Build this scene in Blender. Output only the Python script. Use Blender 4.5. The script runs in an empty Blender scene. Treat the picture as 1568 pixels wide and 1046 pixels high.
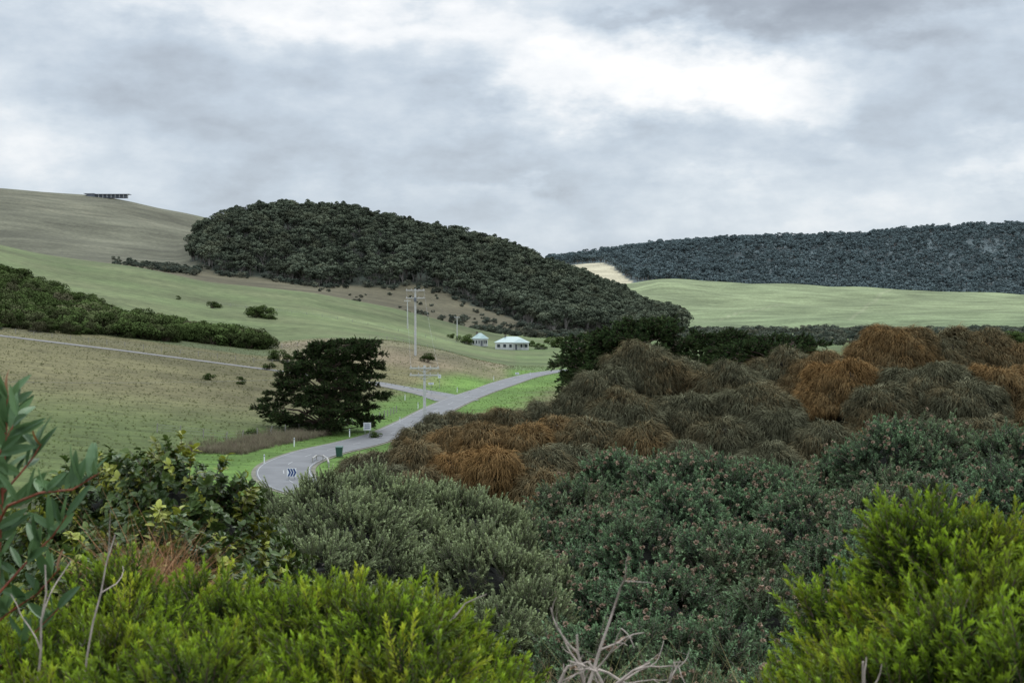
import bpy, math, numpy as np
from mathutils import Vector
from mathutils.bvhtree import BVHTree
R=np.random.default_rng(7)
F=2178.0; CX=784.0; HY=480.0; EYE=16.0
scene=bpy.context.scene
COL=scene.collection

# ------------------------------------------------ image pixel coordinates at a chosen depth -> world position
def P(px,py,D):
    return np.array([(px-CX)/F*D, D, EYE-(py-HY)/F*D])

def sm(a,b,x):
    t=np.clip((x-a)/(b-a),0,1); return t*t*(3-2*t)

# ------------------------------------------------ terrain
NEAR=[(1.5,14.4),(4,14.35),(8,13.6),(15,12.6),(30,11.0),(60,6.5),(110,1.2)]
FAR=[
(140,[(-400,680),(0,705),(200,720),(350,729)]),
(190,[(-400,600),(0,625),(200,640),(400,655),(500,661),(560,663.4)]),
(240,[(-400,530),(0,565),(200,585),(400,610),(500,622),(600,625)]),
(300,[(-400,470),(0,517),(200,540),(420,567),(560,582),(640,592),(700,596)]),
(340,[(-400,450),(0,498),(200,522),(400,548),(500,548),(600,550),(700,565),(760,582.5)]),
(380,[(-400,430),(0,478),(100,490),(200,505),(300,520),(400,532),(500,525),(600,522),(700,545),(770,570),(820,571.7)]),
(430,[(-400,400),(0,450),(100,470),(200,495),(300,512),(400,522),(500,516),(600,521),(700,545),(780,561)]),
(520,[(-400,365),(0,420),(100,440),(200,455),(300,475),(400,490),(500,500),(600,515),(700,535),(780,547)]),
(610,[(-400,350),(0,395),(100,415),(200,430),(320,453),(480,470),(600,492),(700,520),(760,534),(850,537)]),
(750,[(-400,330),(0,374),(60,388),(200,407),(320,434),(480,447),(600,472),(700,500),(760,513),(850,522),(1000,526.5)]),
(850,[(-400,335),(0,382),(200,414),(320,442),(480,457),(600,482),(700,502),(800,513),(900,520),(1000,521)]),
(960,[(-400,380),(0,395),(200,415),(320,435),(480,447),(600,468),(700,485),(780,495),(900,512),(1000,517)]),
(1080,[(-400,390),(0,400),(200,405),(290,415),(320,420),(480,437),(600,443),(700,455),(770,468),(850,490),(950,507),(1030,512)]),
(1350,[(-400,325),(0,350),(200,375),(270,388),(300,380),(330,356),(360,342),(440,335),(520,340),(600,354),(680,372),(760,394),(830,418),(900,442),(960,470),(1000,492),(1040,503),(1100,505),(1600,500)]),
(1550,[(-400,285),(0,310),(130,322),(200,335),(280,350),(340,362),(600,390),(800,440),(900,460),(1000,485),(1040,490),(1100,488),(1568,485)]),
(1800,[(-400,262),(0,291),(60,294),(130,302),(205,311),(280,326),(345,342),(420,365),(600,405),(800,445),(900,455),(1000,458),(1100,465),(1568,470)]),
(2200,[(-400,285),(0,310),(340,360),(600,400),(850,430),(950,438),(1010,427),(1100,432),(1568,452)]),
(2350,[(-400,300),(0,320),(600,405),(850,428),(950,427),(1010,432),(1100,442),(1568,462)]),
(2700,[(-400,330),(0,340),(600,405),(850,409),(950,404),(1000,406),(1100,418),(1300,422),(1568,425)]),
(3300,[(-400,350),(600,410),(850,406),(920,394),(1000,383),(1130,372),(1320,369),(1350,362),(1450,356),(1568,352),(1900,345)]),
(5000,[(0,440),(1600,430)]),
(9000,[(0,470),(1600,470)]),
(20000,[(0,478),(1600,478)]),
]
def H(x,y):
    x=np.atleast_1d(np.asarray(x,float)); y=np.atleast_1d(np.asarray(y,float))
    D=np.maximum(y,1.5); px=CX+F*x/np.maximum(D,60)
    L=[]; Z=[]
    for d,z in NEAR: L.append(math.log(d)); Z.append(np.full_like(x,z))
    for d,t in FAR:
        t=np.array(t,float)
        py=(np.interp(px-22,t[:,0],t[:,1])+2*np.interp(px,t[:,0],t[:,1])+np.interp(px+22,t[:,0],t[:,1]))/4
        L.append(math.log(d)); Z.append(EYE-(py-HY)/F*d)
    L=np.array(L); Z=np.array(Z); h=np.diff(L)[:,None]; s=np.diff(Z,axis=0)/h
    m=np.zeros_like(Z)
    a,b=s[:-1],s[1:]; same=(a*b)>0
    m[1:-1]=np.where(same,2*a*b/np.where(same,a+b,1),0); m[0]=s[0]*0; m[-1]=s[-1]
    lg=np.clip(np.log(D),L[0],L[-1]-1e-6); k=np.clip(np.searchsorted(L,lg,side='right')-1,0,len(L)-2)
    i=np.arange(len(x)); hh=L[k+1]-L[k]; t=(lg-L[k])/hh
    z=(2*t**3-3*t**2+1)*Z[k,i]+(t**3-2*t**2+t)*hh*m[k,i]+(-2*t**3+3*t**2)*Z[k+1,i]+(t**3-t**2)*hh*m[k+1,i]
    z+=1.9*np.exp(-((x-9)/7)**2-((y-28)/13)**2)
    w=sm(120,600,D)
    z+=w*(0.5*np.sin(x*.045+y*.021)+.4*np.sin(x*.019-y*.033+1.3))*np.where(D>1200,2.2,1.0)
    return z
def H1(x,y): return float(H([x],[y])[0])

road_pts=np.array([(-6,95),(-12,112),(-19.6,130),(-23.4,146),(-22.4,160),(-18.8,174),(-16,189),(-14,211),(-11.7,245),(-7.7,283),(-1.5,322),(3.5,350),(11,378),(24,410),(45,450)],float)
side_pts=np.array([(-190,318),(-150,309),(-108,301),(-80,300),(-50,300),(-32,296),(-20,286),(-10.5,262)],float)
def catmull(pts,n=14):
    out=[]; p=np.vstack([2*pts[0]-pts[1],pts,2*pts[-1]-pts[-2]])
    for i in range(1,len(p)-2):
        for t in np.linspace(0,1,n,endpoint=False):
            out.append(.5*((2*p[i])+(-p[i-1]+p[i+1])*t+(2*p[i-1]-5*p[i]+4*p[i+1]-p[i+2])*t*t+(-p[i-1]+3*p[i]-3*p[i+1]+p[i+2])*t**3))
    out.append(p[-2]); return np.array(out)
ROAD=catmull(road_pts); SIDE=catmull(side_pts)
def roaddist(x,y,poly):
    d=np.full(np.shape(x),1e9)
    for q in poly[::3]: d=np.minimum(d,np.hypot(x-q[0],y-q[1]))
    return d

# ------------------------------------------------ materials
def newmat(name):
    m=bpy.data.materials.new(name); m.use_nodes=True
    return m,m.node_tree,m.node_tree.nodes['Principled BSDF']
def simple(name,col,rough=.7,noise=.25,scale=8,metal=0,bump=0):
    m,nt,b=newmat(name)
    tc=nt.nodes.new('ShaderNodeTexCoord'); n=nt.nodes.new('ShaderNodeTexNoise'); n.inputs['Scale'].default_value=scale; n.inputs['Detail'].default_value=4
    nt.links.new(tc.outputs['Object'],n.inputs['Vector'])
    mr=nt.nodes.new('ShaderNodeMapRange'); mr.inputs['From Min'].default_value=.3; mr.inputs['From Max'].default_value=.7
    mr.inputs['To Min'].default_value=1-noise; mr.inputs['To Max'].default_value=1+noise; nt.links.new(n.outputs['Fac'],mr.inputs['Value'])
    vm=nt.nodes.new('ShaderNodeVectorMath'); vm.operation='SCALE'; vm.inputs[0].default_value=col[:3]; nt.links.new(mr.outputs[0],vm.inputs['Scale'])
    nt.links.new(vm.outputs[0],b.inputs['Base Color']); b.inputs['Roughness'].default_value=rough; b.inputs['Metallic'].default_value=metal
    return m
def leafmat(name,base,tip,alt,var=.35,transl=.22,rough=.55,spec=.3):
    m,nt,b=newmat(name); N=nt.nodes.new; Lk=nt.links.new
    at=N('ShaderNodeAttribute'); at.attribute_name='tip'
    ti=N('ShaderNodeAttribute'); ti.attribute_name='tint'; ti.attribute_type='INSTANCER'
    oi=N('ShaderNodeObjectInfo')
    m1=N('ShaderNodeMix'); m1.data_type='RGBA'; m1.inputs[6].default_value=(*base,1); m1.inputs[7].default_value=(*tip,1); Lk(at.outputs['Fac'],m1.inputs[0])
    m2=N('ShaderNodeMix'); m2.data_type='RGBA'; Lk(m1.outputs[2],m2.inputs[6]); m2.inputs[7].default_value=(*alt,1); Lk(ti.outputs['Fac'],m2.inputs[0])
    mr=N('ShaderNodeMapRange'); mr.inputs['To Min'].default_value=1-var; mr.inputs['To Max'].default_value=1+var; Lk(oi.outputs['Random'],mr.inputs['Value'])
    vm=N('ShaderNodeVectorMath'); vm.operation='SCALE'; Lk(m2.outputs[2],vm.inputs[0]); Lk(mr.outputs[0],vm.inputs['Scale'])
    if transl<=0:
        df=N('ShaderNodeBsdfDiffuse'); Lk(vm.outputs[0],df.inputs[0]); Lk(df.outputs[0],nt.nodes['Material Output'].inputs['Surface']); return m
    Lk(vm.outputs[0],b.inputs['Base Color']); b.inputs['Roughness'].default_value=rough; b.inputs['Specular IOR Level'].default_value=spec
    tr=N('ShaderNodeBsdfTranslucent'); Lk(vm.outputs[0],tr.inputs['Color'])
    mx=N('ShaderNodeMixShader'); mx.inputs[0].default_value=transl; Lk(b.outputs[0],mx.inputs[1]); Lk(tr.outputs[0],mx.inputs[2])
    Lk(mx.outputs[0],nt.nodes['Material Output'].inputs['Surface'])
    return m

# ------------------------------------------------ mesh builder
class MB:
    def __init__(s): s.v=[]; s.f=[]; s.m=[]; s.t=[]
    def add(s,vs,fs,mat=0,t=0.):
        o=len(s.v); s.v+= [tuple(map(float,q)) for q in vs]; s.f+=[tuple(o+i for i in f) for f in fs]; s.m+=[mat]*len(fs)
        s.t+= (list(t) if hasattr(t,'__len__') else [t]*len(vs))
    def leaf(s,b,d,n,L,W,mat=0,t=0.,fold=.25):
        b=np.asarray(b); d=d/np.linalg.norm(d); sd=np.cross(d,n); sd/=max(np.linalg.norm(sd),1e-6); up=np.cross(sd,d)
        mid=b+d*L*.5
        s.add([b,mid+sd*W*.5+up*W*fold,b+d*L,mid-sd*W*.5+up*W*fold],[(0,1,2),(0,2,3)],mat,[t*.6,t,t,t])
    def bleaf(s,b,d,n,L,W,mat=0,t=0.,curve=.3):
        d=d/np.linalg.norm(d); sd=np.cross(d,n); sd/=max(np.linalg.norm(sd),1e-6); up=np.cross(sd,d)
        prof=[(0,.08),(.12,.55),(.32,.95),(.55,1),(.78,.7),(.93,.3),(1,.03)]
        vs=[];fs=[]
        for k,(u,w) in enumerate(prof):
            c=np.asarray(b)+d*L*u-up*curve*L*u*u
            vs+=[c-sd*W*.5*w+up*W*.15*w,c,c+sd*W*.5*w+up*W*.15*w]
            if k: 
                o=3*(k-1); fs+=[(o,o+1,o+4,o+3),(o+1,o+2,o+5,o+4)]
        s.add(vs,fs,mat,t)
    def tube(s,pts,r0,r1,mat=0,sides=4,t=0.):
        pts=[np.asarray(p,float) for p in pts]; n=len(pts); vs=[];fs=[]
        for i,p in enumerate(pts):
            d=pts[min(i+1,n-1)]-pts[max(i-1,0)]; d/=max(np.linalg.norm(d),1e-9)
            a=np.cross(d,[.31,.95,.12]); a/=max(np.linalg.norm(a),1e-6); b=np.cross(d,a); r=r0+(r1-r0)*i/(n-1)
            for k in range(sides):
                an=2*math.pi*k/sides; vs.append(p+r*(a*math.cos(an)+b*math.sin(an)))
        for i in range(n-1):
            for k in range(sides):
                k2=(k+1)%sides; fs.append((i*sides+k,i*sides+k2,(i+1)*sides+k2,(i+1)*sides+k))
        fs.append(tuple(range((n-1)*sides,n*sides))); fs.append(tuple(range(sides))[::-1])
        s.add(vs,fs,mat,t)
    def box(s,c,sz,mat=0,rot=0.):
        c=np.asarray(c,float); hx,hy,hz=[q/2 for q in sz]; ca,sa=math.cos(rot),math.sin(rot); vs=[]
        for dx,dy,dz in [(-1,-1,-1),(1,-1,-1),(1,1,-1),(-1,1,-1),(-1,-1,1),(1,-1,1),(1,1,1),(-1,1,1)]:
            x,y,z=dx*hx,dy*hy,dz*hz; vs.append(c+np.array([x*ca-y*sa,x*sa+y*ca,z]))
        s.add(vs,[(0,3,2,1),(4,5,6,7),(0,1,5,4),(1,2,6,5),(2,3,7,6),(3,0,4,7)],mat)
    def blob(s,c,r,mat=0,nu=9,nv=6,rng=R):
        vs=[];fs=[]
        for j in range(nv+1):
            th=math.pi*j/nv
            for i in range(nu):
                ph=2*math.pi*i/nu; k=1+rng.uniform(-.12,.12)
                vs.append((c[0]+r[0]*k*math.sin(th)*math.cos(ph),c[1]+r[1]*k*math.sin(th)*math.sin(ph),c[2]+r[2]*k*math.cos(th)))
        for j in range(nv):
            for i in range(nu):
                i2=(i+1)%nu; fs.append((j*nu+i,(j+1)*nu+i,(j+1)*nu+i2,j*nu+i2))
        s.add(vs,fs,mat)
    def mesh(s,name,mats):
        me=bpy.data.meshes.new(name); me.from_pydata(s.v,[],s.f)
        for m in mats: me.materials.append(m)
        if len(mats)>1: me.polygons.foreach_set('material_index',s.m)
        a=me.attributes.new('tip','FLOAT','POINT'); a.data.foreach_set('value',np.array(s.t,dtype=np.float32)); me.update(); return me
    def obj(s,name,mats,parent=None,link=True,loc=None):
        o=bpy.data.objects.new(name,s.mesh(name,mats))
        if link: COL.objects.link(o)
        if parent: o.parent=parent
        if loc is not None: o.location=loc
        return o
def empty(name,loc=(0,0,0)):
    o=bpy.data.objects.new(name,None); o.location=loc; o.empty_display_size=.3; COL.objects.link(o); return o

# ------------------------------------------------ instancing
_trees={}
def gn(coll):
    if coll.name in _trees: return _trees[coll.name]
    g=bpy.data.node_groups.new('scatter_'+coll.name,'GeometryNodeTree')
    g.interface.new_socket('Geometry',in_out='INPUT',socket_type='NodeSocketGeometry'); g.interface.new_socket('Geometry',in_out='OUTPUT',socket_type='NodeSocketGeometry')
    N=g.nodes.new; L=g.links.new; i=N('NodeGroupInput'); o=N('NodeGroupOutput'); ip=N('GeometryNodeInstanceOnPoints')
    ci=N('GeometryNodeCollectionInfo'); ci.inputs['Collection'].default_value=coll; ci.inputs['Separate Children'].default_value=True; ci.inputs['Reset Children'].default_value=True
    def na(n,t):
        q=N('GeometryNodeInputNamedAttribute'); q.data_type=t; q.inputs['Name'].default_value=n
        return [s for s in q.outputs if s.enabled and s.name=='Attribute'][0]
    e=N('FunctionNodeEulerToRotation'); L(na('rot','FLOAT_VECTOR'),e.inputs[0])
    L(i.outputs[0],ip.inputs['Points']); L(ci.outputs[0],ip.inputs['Instance']); ip.inputs['Pick Instance'].default_value=True
    L(na('idx','INT'),ip.inputs['Instance Index']); L(e.outputs[0],ip.inputs['Rotation']); L(na('scl','FLOAT'),ip.inputs['Scale']); L(ip.outputs[0],o.inputs[0])
    _trees[coll.name]=g; return g
def scatter(name,coll,pts,rot,scl,tint,parent=None):
    n=len(pts); me=bpy.data.meshes.new(name); me.vertices.add(n); me.vertices.foreach_set('co',np.asarray(pts,np.float32).ravel())
    def A(nm,t,key,v): a=me.attributes.new(nm,t,'POINT'); a.data.foreach_set(key,v)
    A('rot','FLOAT_VECTOR','vector',np.asarray(rot,np.float32).ravel()); A('scl','FLOAT','value',np.asarray(scl,np.float32))
    A('idx','INT','value',R.integers(0,len(coll.objects),n).astype(np.int32)); A('tint','FLOAT','value',np.asarray(tint,np.float32)); me.update()
    o=bpy.data.objects.new(name,me); COL.objects.link(o); o.parent=parent
    md=o.modifiers.new('scatter','NODES'); md.node_group=gn(coll); return o
def orient(d):
    d=np.asarray(d,float); d=d/np.linalg.norm(d,axis=1,keepdims=True); v=R.normal(size=d.shape); x=v-(v*d).sum(1,keepdims=True)*d; x/=np.linalg.norm(x,axis=1,keepdims=True)
    y=np.cross(d,x); return np.stack([np.arctan2(y[:,2],d[:,2]),np.arcsin(np.clip(-x[:,2],-1,1)),np.arctan2(x[:,1],x[:,0])],1)
def coll_of(name,makers,mats):
    c=bpy.data.collections.new(name)
    for i,mb in enumerate(makers): c.objects.link(mb.obj(f'{name}_{i}',mats,link=False))
    return c

# ------------------------------------------------ sprigs
def rdir(): 
    v=R.normal(size=3); return v/np.linalg.norm(v)
def spike(L,nl,ll,lw,ang,subs=1,spread=.5,head=0,start=.2,tipk=1.,pw=2.):
    mb=MB()
    for s in range(subs):
        d=np.array([R.normal()*spread,R.normal()*spread,1.]) if subs>1 else np.array([0,0,1.]); d/=np.linalg.norm(d); l=L*R.uniform(.55,1.1)
        bend=rdir()*.12*l; pts=[d*l*u+bend*u*u for u in (0,.35,.7,1)]
        mb.tube(pts,lw*.45,lw*.2,1,3)
        for i in range(nl):
            u=start+(1-start)*(i+R.uniform(0,1))/nl; p=d*l*u+bend*u*u; az=i*2.4+R.uniform(-.4,.4)
            a=np.cross(d,[.3,.9,.1]); a/=np.linalg.norm(a); b=np.cross(d,a); out=a*math.cos(az)+b*math.sin(az)
            an=math.radians(ang*R.uniform(.7,1.3)*(1.25-.65*u)); dd=d*math.cos(an)+out*math.sin(an)
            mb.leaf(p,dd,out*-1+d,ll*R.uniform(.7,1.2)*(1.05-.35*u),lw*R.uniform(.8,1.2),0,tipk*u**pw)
        if head and s<2:
            for i in range(head):
                q=rdir(); q[2]=abs(q[2]); mb.leaf(d*l+bend,q,rdir(),ll*.62,lw*1.7,2,0)
    return mb
def droop(n=20,L=.23,w=.011):
    mb=MB()
    for i in range(n):
        az=R.normal()*.55; out=np.array([math.cos(az),math.sin(az),0]); l=L*R.uniform(.5,1.2); el=R.uniform(-.2,1.0); p=np.array([R.normal()*.03,R.normal()*.05,R.normal()*.03]); vs=[];fs=[];ts=[]
        sd=np.array([-out[1],out[0],0])+rdir()*.5; sd/=np.linalg.norm(sd); sh=R.uniform(.35,1.)
        for k in range(5):
            ww=w*(1-.75*(k/4))*.5; vs+=[p-sd*ww,p+sd*ww]; ts+=[(1-.6*k/4)*sh]*2  # strand colour darkens towards hanging end, painted shade under the skirts
            if k: fs.append((2*k-2,2*k-1,2*k+1,2*k))
            p=p+(out*math.cos(el)+np.array([0,0,math.sin(el)]))*l/4; el=max(el-R.uniform(.4,.75),-1.5); out=out+rdir()*.12
        mb.add(vs,fs,0,ts)
    return mb
def crown(nl,q,ls,rx=1.,rz=.8,trunk=.8,tr=.06,low=.15,flat=.7):
    mb=MB(); cz=trunk+rz*.75
    lumps=[]
    for i in range(nl):
        d=rdir(); d[2]=d[2]*.8+low; k=R.uniform(.45,.8); c=np.array([d[0]*rx*k,d[1]*rx*k,cz+d[2]*rz*k]); r=R.uniform(.28,.5)*rx*.85; lumps.append((c,r))
        mb.tube([(0,0,max(trunk,0)*.3),c*np.array([.35,.35,.6]),c],tr*.45,tr*.12,1,3)
    mb.tube([(0,0,-.15),(R.normal()*.03,R.normal()*.03,max(trunk,.1)*.6),(R.normal()*.08,R.normal()*.08,cz)],tr,tr*.4,1,5)
    for c,r in lumps:
        for j in range(q):
            d=rdir(); 
            if d[2]<-.45: d[2]*=-1
            p=c+d*r*np.array([1,1,flat])*R.uniform(.75,1.05); n=d+rdir()*.7; t=np.cross(n,rdir())
            mb.leaf(p-t/np.linalg.norm(t)*ls*.5,t,n,ls*R.uniform(.7,1.3),ls*R.uniform(.6,1),0,float(np.clip(d[2]*.8+R.uniform(0,.3),0,1)),.1)  # upward side of each lump coloured lighter, top light put into the colour
    return mb
def tuft(n=26,h=.5,w=.02,spread=.35):
    mb=MB()
    for i in range(n):
        b=np.array([R.normal()*spread*.4,R.normal()*spread*.4,0]); d=np.array([R.normal()*.35,R.normal()*.35,1]); l=h*R.uniform(.5,1.1)
        m1=b+d*l*.5; e=b+d*l+np.array([d[0],d[1],0])*l*.5; sd=np.cross(d,rdir()); sd/=np.linalg.norm(sd)
        mb.add([b-sd*w/2,b+sd*w/2,m1+sd*w*.4,m1-sd*w*.4,e],[(0,1,2,3),(3,2,4)],0,[0,0,.5,.5,1])
    return mb

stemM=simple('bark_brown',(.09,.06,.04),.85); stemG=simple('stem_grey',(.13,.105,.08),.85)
pinkM=simple('seed_head',(.38,.26,.18),.9,.4,40)
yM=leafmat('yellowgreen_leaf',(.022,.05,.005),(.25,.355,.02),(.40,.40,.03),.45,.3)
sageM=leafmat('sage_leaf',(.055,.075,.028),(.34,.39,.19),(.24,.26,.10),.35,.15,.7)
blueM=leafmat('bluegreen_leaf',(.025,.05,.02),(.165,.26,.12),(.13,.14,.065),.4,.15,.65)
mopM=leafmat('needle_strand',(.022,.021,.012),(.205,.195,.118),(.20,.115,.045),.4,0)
cypM=leafmat('cypress_foliage',(.02,.032,.014),(.065,.10,.036),(.07,.085,.03),.35,0)
darkM=leafmat('dark_glossy_leaf',(.025,.05,.012),(.06,.095,.02),(.26,.27,.035),.4,.2,.5,.3)
gumM=leafmat('gum_crown',(.045,.054,.038),(.118,.133,.088),(.13,.135,.085),.4,0)  # hill crowns carry a hazy distance tone in their colour
farM=leafmat('hazed_far_crown',(.092,.118,.122),(.135,.168,.162),(.115,.14,.135),.28,0)  # aerial haze mixed into the leaf colour as blue-grey
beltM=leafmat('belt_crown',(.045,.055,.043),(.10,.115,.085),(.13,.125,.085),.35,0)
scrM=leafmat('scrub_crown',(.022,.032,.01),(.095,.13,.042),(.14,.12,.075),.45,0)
graM=leafmat('grass_blade',(.10,.098,.045),(.18,.165,.088),(.105,.15,.035),.3,0)
dryM=leafmat('dry_stalk',(.20,.10,.05),(.33,.17,.08),(.35,.27,.17),.3,0)
coreM=simple('inner_shade_blob',(.014,.014,.009),.95)  # near-black colour of the bush cores, painted stand-in for inner shade
gumBark=simple('gum_bark',(.17,.15,.13),.8)

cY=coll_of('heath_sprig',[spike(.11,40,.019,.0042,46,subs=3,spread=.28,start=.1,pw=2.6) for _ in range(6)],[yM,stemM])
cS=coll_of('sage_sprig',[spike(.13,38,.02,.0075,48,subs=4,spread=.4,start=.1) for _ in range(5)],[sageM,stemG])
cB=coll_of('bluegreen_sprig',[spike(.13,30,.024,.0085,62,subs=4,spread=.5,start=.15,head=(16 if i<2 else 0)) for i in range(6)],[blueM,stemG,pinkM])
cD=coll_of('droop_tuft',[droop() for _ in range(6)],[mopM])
cC=coll_of('cypress_spray',[spike(.75,24,.24,.09,45,subs=3,spread=.45,start=.1) for _ in range(5)],[cypM,stemM])
def broad(n=26):
    mb=MB(); mb.tube([(0,0,0),(0.01,0,.1),(0,0.01,.2)],.003,.0015,1,3)
    for i in range(n):
        u=R.uniform(.15,1); az=i*2.4; d=np.array([math.cos(az),math.sin(az),R.uniform(0,1.2)]); mb.bleaf((0,0,.2*u),d,np.array([0,0,1.])+rdir()*.5,.042*R.uniform(.7,1.2),.024,0,u,.25)
    return mb
cK=coll_of('broad_sprig',[broad() for _ in range(5)],[darkM,stemM])
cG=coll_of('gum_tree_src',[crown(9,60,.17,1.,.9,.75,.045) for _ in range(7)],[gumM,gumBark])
cBt=coll_of('belt_tree_src',[crown(10,60,.17,1.,.75,.0,.04,.0) for _ in range(6)],[beltM,gumBark])
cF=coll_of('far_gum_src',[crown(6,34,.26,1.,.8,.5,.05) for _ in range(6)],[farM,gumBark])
cH=coll_of('scrub_src',[crown(13,130,.10,1.,.85,-.25,.05,.0,.9) for _ in range(6)],[scrM,stemM])
cT=coll_of('grass_tuft',[tuft() for _ in range(6)],[graM])

# ------------------------------------------------ bushes
def lumps_to_ground(lumps,shr=1.04):
    out=[];fl=[]
    for (x,y,z,r,t) in lumps:
        g=H1(x,y); out.append((x,y,z,r,t)); fl.append(1.); zz=z; rr=r
        while zz-rr*.8>g+.1:
            zz-=rr*1.0; rr=max(rr*shr,.6*r); out.append((x+R.normal()*r*.15,y+R.normal()*r*.15,zz,rr,t)); fl.append(0.)
    return out,fl
def bush(name,lumps,coll,dens,scl,up=.35,mode='out',core=.7,flat=.9,rmin=.78,jit=.35,tintf=None,zmin=-.35,sv=.25,shr=1.04):
    lumps,fl=lumps_to_ground(lumps,shr); A=np.array(lumps)
    mb=MB(); rt=A[0]
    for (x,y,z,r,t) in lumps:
        mb.blob((x,y,z),(r*core,r*core,r*core*flat),0)  # solid dark core added inside each lump, reads as shadow between sprigs
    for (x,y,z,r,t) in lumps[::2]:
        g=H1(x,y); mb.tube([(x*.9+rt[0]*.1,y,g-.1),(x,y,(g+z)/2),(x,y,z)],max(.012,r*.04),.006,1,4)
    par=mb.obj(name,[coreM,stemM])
    Pp=[];Nn=[];Tt=[]
    for k,(x,y,z,r,t) in enumerate(lumps):
        dk=dens*(1 if (fl[k] or mode=='out') else .22)
        n=int(dk*4*math.pi*r*r)+3; d=R.normal(size=(n,3)); d/=np.linalg.norm(d,axis=1,keepdims=True); d=d[d[:,2]>zmin]
        ph=R.uniform(0,6,6); wob=1+.10*np.sin(d[:,0]*5+ph[0])*np.sin(d[:,1]*5+ph[1])+.08*np.sin(d[:,2]*9+ph[2]+d[:,0]*6)
        p=np.array([x,y,z])+d*np.array([r,r,r*flat])*(R.uniform(rmin,1.03,len(d))*wob)[:,None]
        q=((p[:,None,:]-A[None,:,:3])/(A[None,:,3,None]*np.array([1,1,flat]))); dist=np.linalg.norm(q,axis=2); dist[:,k]=9
        keep=(dist.min(1)>.8)&(p[:,2]>H(p[:,0],p[:,1])-.05)
        Pp.append(p[keep]); Nn.append(d[keep]); Tt.append(np.full(keep.sum(),t))
    p=np.vstack(Pp); n=np.vstack(Nn); t=np.concatenate(Tt)
    if tintf: t=tintf(p,t)
    else: t=np.clip(t+R.normal(size=len(t))*.12,0,1)
    if mode=='out':
        dd=n*(1-up)+np.array([0,0,up])+R.normal(size=n.shape)*jit*.5; rot=orient(dd)
    else:
        rot=np.stack([R.normal(size=len(n))*.12,R.normal(size=len(n))*.12,np.arctan2(n[:,1],n[:,0])+R.normal(size=len(n))*.2],1)
    scatter('foliage',coll,p,rot,R.uniform(1-sv,1+sv,len(p))*scl,t,par); print(name,len(p))
    return par
def rowl(line,D,r,step,dpy=0,jit=.25,t=0,tf=None,x0=None,x1=None):
    L=np.array(line,float); out=[]; px=(x0 if x0 is not None else L[0,0]); x1=x1 if x1 is not None else L[-1,0]
    while px<=x1:
        rr=r*R.uniform(.65,1.25); d=D*(1+R.uniform(-.05,.05)); py=np.interp(px,L[:,0],L[:,1])+dpy+R.normal()*jit*20
        q=P(px+R.normal()*step*.15,py,d); out.append((q[0],q[1],q[2]-rr,rr,(t if tf is None else tf(px)))); px+=step*R.uniform(.7,1.3)
    return out

# yellow-green heath foreground
yt=lambda p,t:np.clip(R.normal(size=len(t))*.3-.05+.35*np.sin(p[:,0]*9+1)*np.sin(p[:,1]*11+p[:,2]*8),0,1)
line=[(-150,950),(0,950),(60,925),(130,935),(170,890),(240,900),(290,880),(360,905),(440,875),(520,885),(590,910),(650,930),(720,975),(790,995),(812,1080)]
l=rowl(line,3.1,.085,56,50,1.2)+rowl(line,2.8,.085,62,108,1.4)+rowl(line,2.5,.08,72,175,1.4,x1=760)
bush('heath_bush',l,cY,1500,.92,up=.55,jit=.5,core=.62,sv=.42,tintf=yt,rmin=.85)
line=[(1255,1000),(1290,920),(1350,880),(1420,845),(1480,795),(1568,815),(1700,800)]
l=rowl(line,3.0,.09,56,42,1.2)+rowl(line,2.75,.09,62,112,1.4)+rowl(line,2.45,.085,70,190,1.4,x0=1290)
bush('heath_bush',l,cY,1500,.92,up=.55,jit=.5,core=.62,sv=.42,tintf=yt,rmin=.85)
# sage shrub
line=[(362,830),(390,780),(430,748),(480,728),(560,718),(620,734),(700,750),(760,752),(810,785),(840,825)]
l=rowl(line,10,.31,64,14,.4)+rowl(line,9.1,.28,66,66,.6)+rowl(line,8.3,.24,68,126,.6)+rowl(line,7.4,.21,74,192,.6)
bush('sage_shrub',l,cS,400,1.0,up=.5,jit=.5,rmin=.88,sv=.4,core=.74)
# blue-green shrub
line=[(825,830),(860,760),(920,695),(990,702),(1060,695),(1150,705),(1200,735),(1260,715),(1330,695),(1380,655),(1480,650),(1568,670),(1700,660)]
hf=lambda p,t:np.clip(R.normal(size=len(t))*.2+.08+.4*np.sin(p[:,0]*3.1)*np.sin(p[:,2]*5+p[:,1]),0,1)
l=rowl(line,11.5,.40,72,10,.5)+rowl(line,10.4,.36,76,64,.7)+rowl(line,9.3,.31,80,128,.7)+rowl(line,8.2,.27,84,200,.7)+rowl(line,7.2,.24,90,275,.7)+rowl(line,6.2,.21,96,350,.7)
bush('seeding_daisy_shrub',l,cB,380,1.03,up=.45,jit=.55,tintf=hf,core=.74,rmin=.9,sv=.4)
# dark broadleaf shrub
line=[(60,840),(110,780),(150,730),(190,702),(250,698),(300,712),(340,760),(362,830)]
l=rowl(line,6.2,.2,42,20,.4)+rowl(line,5.7,.18,46,80,.5)+rowl(line,5.2,.17,48,140,.5)+rowl(line,4.8,.16,50,200,.5)
bush('broadleaf_shrub',l,cK,420,.75,up=.4,jit=.7,sv=.3,tintf=lambda p,t:np.clip((R.uniform(size=len(t))>.8)*.8+R.normal(size=len(t))*.08,0,1))

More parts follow.
